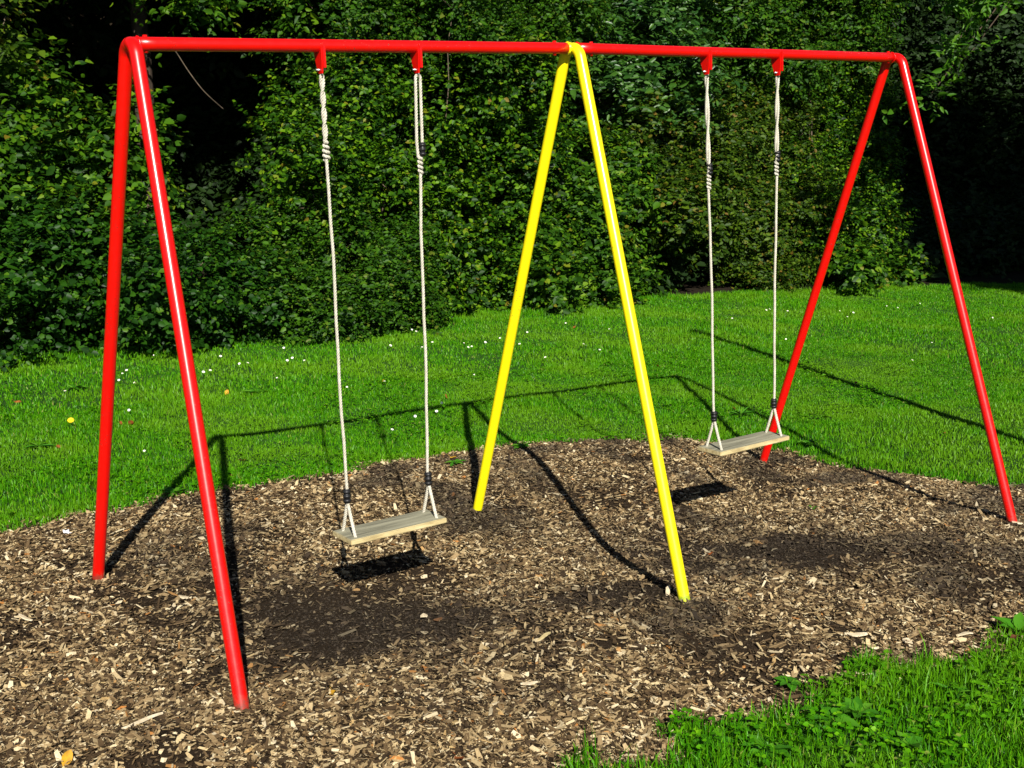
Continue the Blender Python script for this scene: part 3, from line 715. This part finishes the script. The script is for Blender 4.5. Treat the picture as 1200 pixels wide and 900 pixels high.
# trees standing behind the hedge
for k, (tx, ty, lab) in enumerate([(-1.2, 11.2, 'tall dark tree behind the hedge at the far left'), (7.2, 12.6, 'tall dark tree behind the middle of the hedge above the left swing'),
                                   (12.2, 13.4, 'tall dark tree behind the hedge above the right swing'), (17.6, 12.8, 'dark tree deep in the shade at the right edge')]):
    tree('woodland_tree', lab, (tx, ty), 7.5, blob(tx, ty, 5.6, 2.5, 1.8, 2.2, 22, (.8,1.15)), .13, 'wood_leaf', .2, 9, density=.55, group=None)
# undergrowth that closes the view between the trunks, read as one dark mass
cl = []
for tx in np.arange(-9, 30, .9):
    ty = 11.2+.16*max(0, tx)+rng.normal()*.3
    if 2.3 < tx < 6.3: continue                                 # the open hollow behind the left swing
    for zz in (.3, 1.3, 2.3, 3.3, 4.4)+((5.5, 6.6) if tx < 9 else ()): cl.append((tx+rng.normal()*.2, ty+.25*zz, float(gz(tx, ty))+zz+rng.normal()*.15, rng.uniform(.65,.9)))
for (tx, ty) in [(22,14),(23.2,13),(24.2,12),(25,11),(25.6,10),(26.1,9),(26.5,8),(26.8,7),(27,6),(27.1,5),(27.2,4),(27.2,3),(28,15),(30,14),(31,12)]:
    for zz in (.3, 1.3, 2.3, 3.3, 4.4, 5.4): cl.append((tx+rng.normal()*.2, ty+.1*zz, float(gz(tx, ty))+zz, rng.uniform(.75,1.0)))
for tx in np.arange(14.5, 26, .8):
    for zz in (.1, .6): ty = 9.0 if zz < .3 else 10.2-.12*(tx-14.5)+1.0*zz; cl.append((tx, ty, float(gz(tx, ty))+zz, rng.uniform(.5, .7)))
for tx, ty in ((8.3,8.6),(9,8.7),(9.7,8.75),(10.4,8.9),(8.8,9.4),(9.8,9.6)):
    for zz in (.2, .8, 1.4): cl.append((tx, ty+.3*zz, float(gz(tx, ty))+zz, .5))
for tx in np.arange(-6, 34, 1.1):
    for zz in (2.2, 3.6, 5.0, 6.4): cl.append((tx, 13.6+.16*max(0, tx)+rng.normal()*.3, float(gz(tx, 13))+zz, rng.uniform(.9, 1.2)))
for tx in np.arange(.8, 9.5, .7):
    for zz in (.4, 1.3, 2.2, 3.2, 4.2, 5.2): cl.append((tx, 14.2+rng.normal()*.2, float(gz(tx, 14))+zz, .75))
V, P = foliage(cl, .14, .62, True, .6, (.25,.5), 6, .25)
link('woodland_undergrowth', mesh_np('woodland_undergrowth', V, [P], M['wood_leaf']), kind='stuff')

# thin bare climbers across the hollow
def vine(pts, r, label):
    mb = MB(); p = smooth_path([at(*q) for q in pts], 8); o = p[0].copy(); mb.tube(p-o, r, 6)
    ob = mb.build('bare_vine', M['twig']); ob.location = o; ob['label'] = label; ob['category'] = 'vine'

vine([(206, 60, 8.3), (222, 85, 8.3), (240, 108, 8.3), (262, 128, 8.4)], .006, 'thin bare vine hanging across the dark hollow left of the left swing')

# ------------------------------------------------------------------ small things on the ground
def petal_mesh():
    mb = MB()
    for k in range(14):
        a = k*2*PI/14; d = np.array([math.cos(a), math.sin(a), .12]); s = np.array([-math.sin(a), math.cos(a), 0])
        mb.add([d*.003, d*.008+s*.0024, d*.0135, d*.008-s*.0024], [[[0, 1, 2, 3]]], 0)
    th = np.arange(10)*2*PI/10
    V = np.concatenate([np.stack([np.cos(th)*.0042, np.sin(th)*.0042, np.full(10, .0015)], 1), [[0, 0, .004]]])
    mb.add(V, [np.stack([np.arange(10), (np.arange(10)+1) % 10, np.full(10, 10)], 1)], 1)
    mb.tube([(0, 0, -.05), (0, 0, 0)], .0009, 5, 2)
    return mb
daisy = petal_mesh().build('daisy', [M['petal'], M['dandelion'], M['weed']], label='tiny white daisy open in the lawn grass', category='daisy', group='daisies scattered over the lawn')
DA = [(77,466),(140,453),(144,445),(149,441),(158,456),(180,423),(152,489),(170,538),(239,443),(247,441),(259,424),(281,433),(291,432),(325,450),(333,414),(337,429),(343,426),(357,429),(458,411),(483,392),(488,394),(507,407),(495,413),(544,408),(549,413),(553,412),(569,407),(586,402),(609,409),(639,425),(556,446),(518,480),(512,490),(487,496),(460,512),(451,454),(407,461),(663,384),(714,391),(703,416),(684,409),(618,395),(858,378),(898,368),(902,367),(923,369),(921,403),(993,376),(984,369),(1000,371),(1039,363),(1078,360),(1092,407),(1069,428),(1163,377),(1052,365)]
for k, q in enumerate(DA):
    o = daisy if k == 0 else daisy.copy()
    if k: COL.objects.link(o)
    p = on_ground(*q); o.location = p+np.array([0, 0, .052]); sc = rng.uniform(.55, .95)*(1+.35*max(0, (p[1]-4)/3)); o.scale = (sc, sc, 1)
    o.rotation_euler = (rng.normal()*.2+.5, rng.normal()*.2-.2, rng.uniform(-.5, .5))
mb = MB()
for ring_, (rr, zz) in enumerate(((.024, 0), (.018, .005), (.010, .009))):
    for k in range(18):
        a = k*2*PI/18+ring_*.2; d = np.array([math.cos(a), math.sin(a), 0]); s = np.array([-math.sin(a), math.cos(a), 0])*.003; up = np.array([0, 0, zz])
        mb.add([d*.002+up, d*rr*.7+s+up, d*rr+up*1.3, d*rr*.7-s+up], [[[0, 1, 2, 3]]], 0)
mb.tube([(0, 0, -.05), (0, 0, 0)], .0018, 6, 1)
o = mb.build('dandelion', [M['dandelion'], M['weed']], label='bright yellow dandelion flower in the lawn left of the red back leg', category='flower'); o.location = on_ground(84, 503)+np.array([0, 0, .062]); o.rotation_euler = (.6, -.2, 0)

def dead_leaf(m):
    V, P = [], []
    t = np.linspace(0, 1, 7); w = np.array([.0, .55, .85, 1., .8, .45, 0])*.018
    c = np.stack([(t-.5)*.058, 0*t, .006*np.cos(t*5)], 1)
    l = c+np.stack([0*t, w, .006*np.sin(t*3+1)], 1); r_ = c+np.stack([0*t, -w, .009*np.sin(t*4)], 1)
    V = np.concatenate([l, c, r_]); k = np.arange(6)
    mb = MB().add(V, [np.stack([k, k+1, k+8, k+7], 1), np.stack([k+7, k+8, k+15, k+14], 1)], 0)
    mb = MB(); mb.add(V, [np.stack([k, k+1, k+8, k+7], 1), np.stack([k+7, k+8, k+15, k+14], 1)], 0)
    mb.tube([(.028, 0, .003), (.045, .004, .006)], .0008, 5)
    return mb.build('fallen_leaf', m)
def leaves(pts, m, label, group, lift):
    o0 = dead_leaf(m); o0['label'] = label; o0['category'] = 'fallen leaf'
    if group: o0['group'] = group
    for k, q in enumerate(pts):
        o = o0 if k == 0 else o0.copy()
        if k: COL.objects.link(o)
        o.location = on_ground(*q)+np.array([0, 0, lift]); s = rng.uniform(.55, 1.05); o.scale = (s, s, s)
        o.rotation_euler = (rng.normal()*.35-.2, rng.normal()*.35, rng.uniform(0, 6))
leaves([(21,475),(142,500),(154,500),(69,528),(283,544),(272,562),(362,396),(190,413),(523,468),(673,386),(709,430),(771,432),(860,482),(1107,511)],
       M['orange_leaf'], 'small orange dead leaf lying in the lawn', 'orange leaves in the lawn', .026)
leaves([(266,464),(449,450),(470,456),(531,541)], M['yellow_leaf'], 'yellow dead leaf lying in the lawn behind the left swing', 'yellow leaves in the lawn', .028)
leaves([(1003,454)], M['brown_leaf'], 'brown dead leaf in the lawn between the two right red legs', None, .045)
leaves([(932,552)], M['orange_leaf'], 'orange dead leaf on the wood chips beside the right back leg', None, .02)
leaves([(833,653)], M['orange_leaf'], 'orange dead leaf on the wood chips right of the yellow front leg', None, .02)
leaves([(79,896)], M['yellow_leaf'], 'yellow dead leaf on the wood chips at the lower left edge', None, .02)
leaves([(390,818)], M['yellow_leaf'], 'yellow dead leaf on the wood chips right of the red front leg', None, .02)
leaves([(538,895)], M['orange_leaf'], 'orange dead leaf on the wood chips at the lower middle edge', None, .02)
leaves([(1187,765)], M['brown_leaf'], 'brown dead leaf in the near grass at the right edge', None, .07)

def big_chip(px, py, L, W, T, yaw, label, m='pale_chip', tilt=0.05):
    n = 9; t = np.linspace(-1, 1, n); w = W*.5*(1-.75*np.abs(t)**2.5)*(1+.15*rng.normal(size=n))
    z = .004*np.sin(t*2+rng.uniform(0, 6)); c = np.stack([t*L*.5, W*.15*np.sin(t*2), z], 1)
    k = np.arange(n-1); s = np.array([0, 1., 0])
    rows = [c+s*w[:, None]+[0, 0, T], c-s*w[:, None]+[0, 0, T*.8], c-s*w[:, None], c+s*w[:, None]]
    V = np.concatenate(rows); P = [np.stack([k+a*n, k+1+a*n, k+1+((a+1) % 4)*n, k+((a+1) % 4)*n], 1) for a in range(4)]
    mb = MB(); mb.add(V, P, 0)
    mb.P.append(np.array([[0, n, 2*n, 3*n]])); mb.P.append(np.array([[4*n-1, 3*n-1, 2*n-1, n-1]])); mb.mi += [np.array([0])]*2
    o = mb.build('wood_splinter', M[m], smooth=False, label=label, category='wood chip')
    o.location = on_ground(px, py)+np.array([0, 0, .013]); o.rotation_euler = (rng.normal()*.12, tilt, yaw)
CY = YAW
big_chip(1003, 747, .095, .028, .006, -CY-.1, 'broad pale wood piece in front of the near grass, right of the yellow foot')
big_chip(1063, 755, .050, .040, .006, .3, 'square grey white wood piece at the edge of the near grass')
big_chip(1131, 747, .075, .018, .005, -CY+.2, 'narrow pale wood piece just above the near grass at the right')
big_chip(1010, 793, .085, .012, .004, -CY+.05, 'thin whitish splinter touching the edge of the near grass')
big_chip(783, 697, .060, .018, .006, .5, 'pale pointed chip leaning by the yellow front foot', tilt=-.5)
big_chip(167, 850, .150, .012, .006, .15, 'long pale splinter left of the red front foot')
big_chip(217, 704, .055, .024, .008, -CY, 'rounded pale chip left of the red front leg, higher than its foot')
big_chip(638, 750, .085, .014, .006, .25, 'long orange splinter in front of the yellow legs', m='board_edge')
big_chip(620, 805, .070, .014, .005, -.2, 'short pale splinter at the front of the chip bed below the yellow legs')
big_chip(497, 726, .032, .024, .007, -.4, 'round pale chip on the dark worn soil under the left swing')
big_chip(30, 728, .080, .018, .006, -1.2, 'forked pale chip near the left edge of the chip bed')
big_chip(1192, 616, .060, .022, .008, -CY-.1, 'pale chip lying against the right front red foot')
# scrap of white paper by the left back foot
mb = MB(); g5 = np.linspace(-1, 1, 5); XX, YY = np.meshgrid(g5, g5, indexing='ij')
V = np.stack([XX.ravel()*.018, YY.ravel()*.014, .006*np.sin(3*XX.ravel()+1)*np.cos(2.5*YY.ravel())], 1)
i, j = np.meshgrid(np.arange(4), np.arange(4), indexing='ij'); mb.add(V, [np.stack([i*5+j, (i+1)*5+j, (i+1)*5+j+1, i*5+j+1], -1).reshape(-1, 4)])
o = mb.build('paper_scrap', M['paper'], label='crumpled white scrap on the chips left of the back red foot', category='litter'); o.location = on_ground(79, 628)+np.array([0, 0, .022]); o.rotation_euler = (.5, .2, .4)

def weed(px, py, n, L, asp, label, erect=.35, name='broadleaf_weed'):
    a = np.arange(n)*2.4+rng.uniform(0, 6); e = erect+rng.normal(size=n)*.15
    d = np.stack([np.cos(a), np.sin(a), e], 1); b = np.stack([np.cos(a)*.006, np.sin(a)*.006, np.full(n, .01)], 1)
    V, P = leaf_mesh(b, d, np.array([0, 0, 1.])+rng.normal(size=(n, 3))*.15, L*rng.uniform(.65, 1.15, n), asp, .22, .35)
    o = link(name, mesh_np(name, V, [P], M['weed']), label=label, category='weed'); o.location = on_ground(px, py)+np.array([0, 0, .012]); return o
weed(836, 876, 6, .085, .5, 'broad leaved weed seedling at the left tip of the near grass')
weed(976, 850, 7, .095, .55, 'weed with one big oval leaf in the near grass')
weed(1192, 745, 8, .10, .55, 'bushy broad leaved weed at the right edge of the near grass', .8)
weed(868, 858, 8, .07, .3, 'low spiky weed rosette in the near grass edge')
weed(925, 806, 8, .06, .7, 'clover like weed where the near grass meets the chips')
weed(1005, 842, 9, .075, .6, 'round leaved weed in the middle of the near grass', .6)
weed(1120, 818, 8, .09, .22, 'narrow leaved weed rosette in the near grass below the pale wood pieces', .5)
weed(900, 886, 7, .08, .6, 'low oval leaved weed at the lower edge of the near grass', .5)
weed(1065, 880, 10, .06, .8, 'clump of small round weed leaves at the bottom of the near grass', .7)
weed(45, 527, 9, .11, .16, 'pale strappy weed rosette in the lawn at the far left', .35)
weed(87, 458, 9, .10, .3, 'dark rosette weed in the lawn left of the red back leg', .5)
weed(300, 462, 10, .10, .25, 'dandelion rosette in the lawn beside the red front leg')
weed(868, 489, 10, .11, .16, 'pale strappy weed clump on the lawn edge behind the right swing seat', .6)
weed(946, 524, 10, .07, .6, 'dark green weed beside the foot of the right back leg', .6)
weed(611, 527, 9, .07, .6, 'leafy weed on the chip edge between the yellow legs', .5)
weed(205, 582, 9, .08, .35, 'leafy weed on the chip edge between the left red legs', .5)
weed(533, 546, 8, .06, .45, 'small weed on the chip edge left of the yellow back leg', .4)
weed(952, 599, 4, .03, .6, 'tiny green seedling alone in the wood chips near the right swing', .5)

# slim leaning mast right of the picture: its shadow runs over the lawn
mb = MB(); p0 = np.array([6.15, -.55]); zb = float(gz(*p0)); top = np.array([7.99, 5.49, -.27])-SUN/abs(SUN[2])*4.15
t = np.linspace(0, 1, 20)[:, None]; o0 = np.array([p0[0], p0[1], zb]); mb.tube(np.array([0, 0, -.2])*(1-t)+(top-o0)*t, .052, 14, a=np.zeros(20))
ob = mb.build('leaning_pole', M['steel'], attr='foot', label='slim leaning metal pole just outside the right edge, its thin shadow crossing the lawn', category='pole'); ob.location = o0

# ------------------------------------------------------------------ camera, light, world
cam = bpy.data.cameras.new('camera'); cam.sensor_width = 36; cam.lens = 36*FPX/1200; cam.clip_end = 1000; cam.clip_start = .05
co = bpy.data.objects.new('camera', cam); COL.objects.link(co)
mw = Matrix.Identity(4)
for k in range(3): mw[k][0] = AR[k]; mw[k][1] = AU[k]; mw[k][2] = -AF[k]; mw[k][3] = CAM[k]
co.matrix_world = mw; scene.camera = co
sl = bpy.data.lights.new('sun', 'SUN'); sl.energy = 5.0; sl.angle = math.radians(.5); sl.color = (1, .95, .86)
so = bpy.data.objects.new('sun', sl); COL.objects.link(so); so.rotation_euler = Vector(SUN).to_track_quat('-Z', 'Y').to_euler()
wd = bpy.data.worlds.new('World'); scene.world = wd; wd.use_nodes = True
nt = wd.node_tree; bg = nt.nodes['Background']; sk = nt.nodes.new('ShaderNodeTexSky'); sk.sky_type = 'NISHITA'; sk.sun_disc = False
sk.sun_elevation = math.asin(-SUN[2]); sk.sun_rotation = math.atan2(-SUN[0], -SUN[1]); sk.air_density = .55; sk.dust_density = .25
nt.links.new(sk.outputs[0], bg.inputs[0]); bg.inputs[1].default_value = .05
vs = scene.view_settings; vs.view_transform = 'Standard'; vs.look = 'None'; vs.exposure = 0.68; vs.gamma = 1; vs.use_curve_mapping = False
scene.cycles.max_bounces = 6; scene.cycles.diffuse_bounces = 3; scene.cycles.transmission_bounces = 3
scene.cycles.use_adaptive_sampling = True
try: scene.cycles.use_denoising = True; scene.cycles.denoiser = 'OPENIMAGEDENOISE'
except Exception: pass
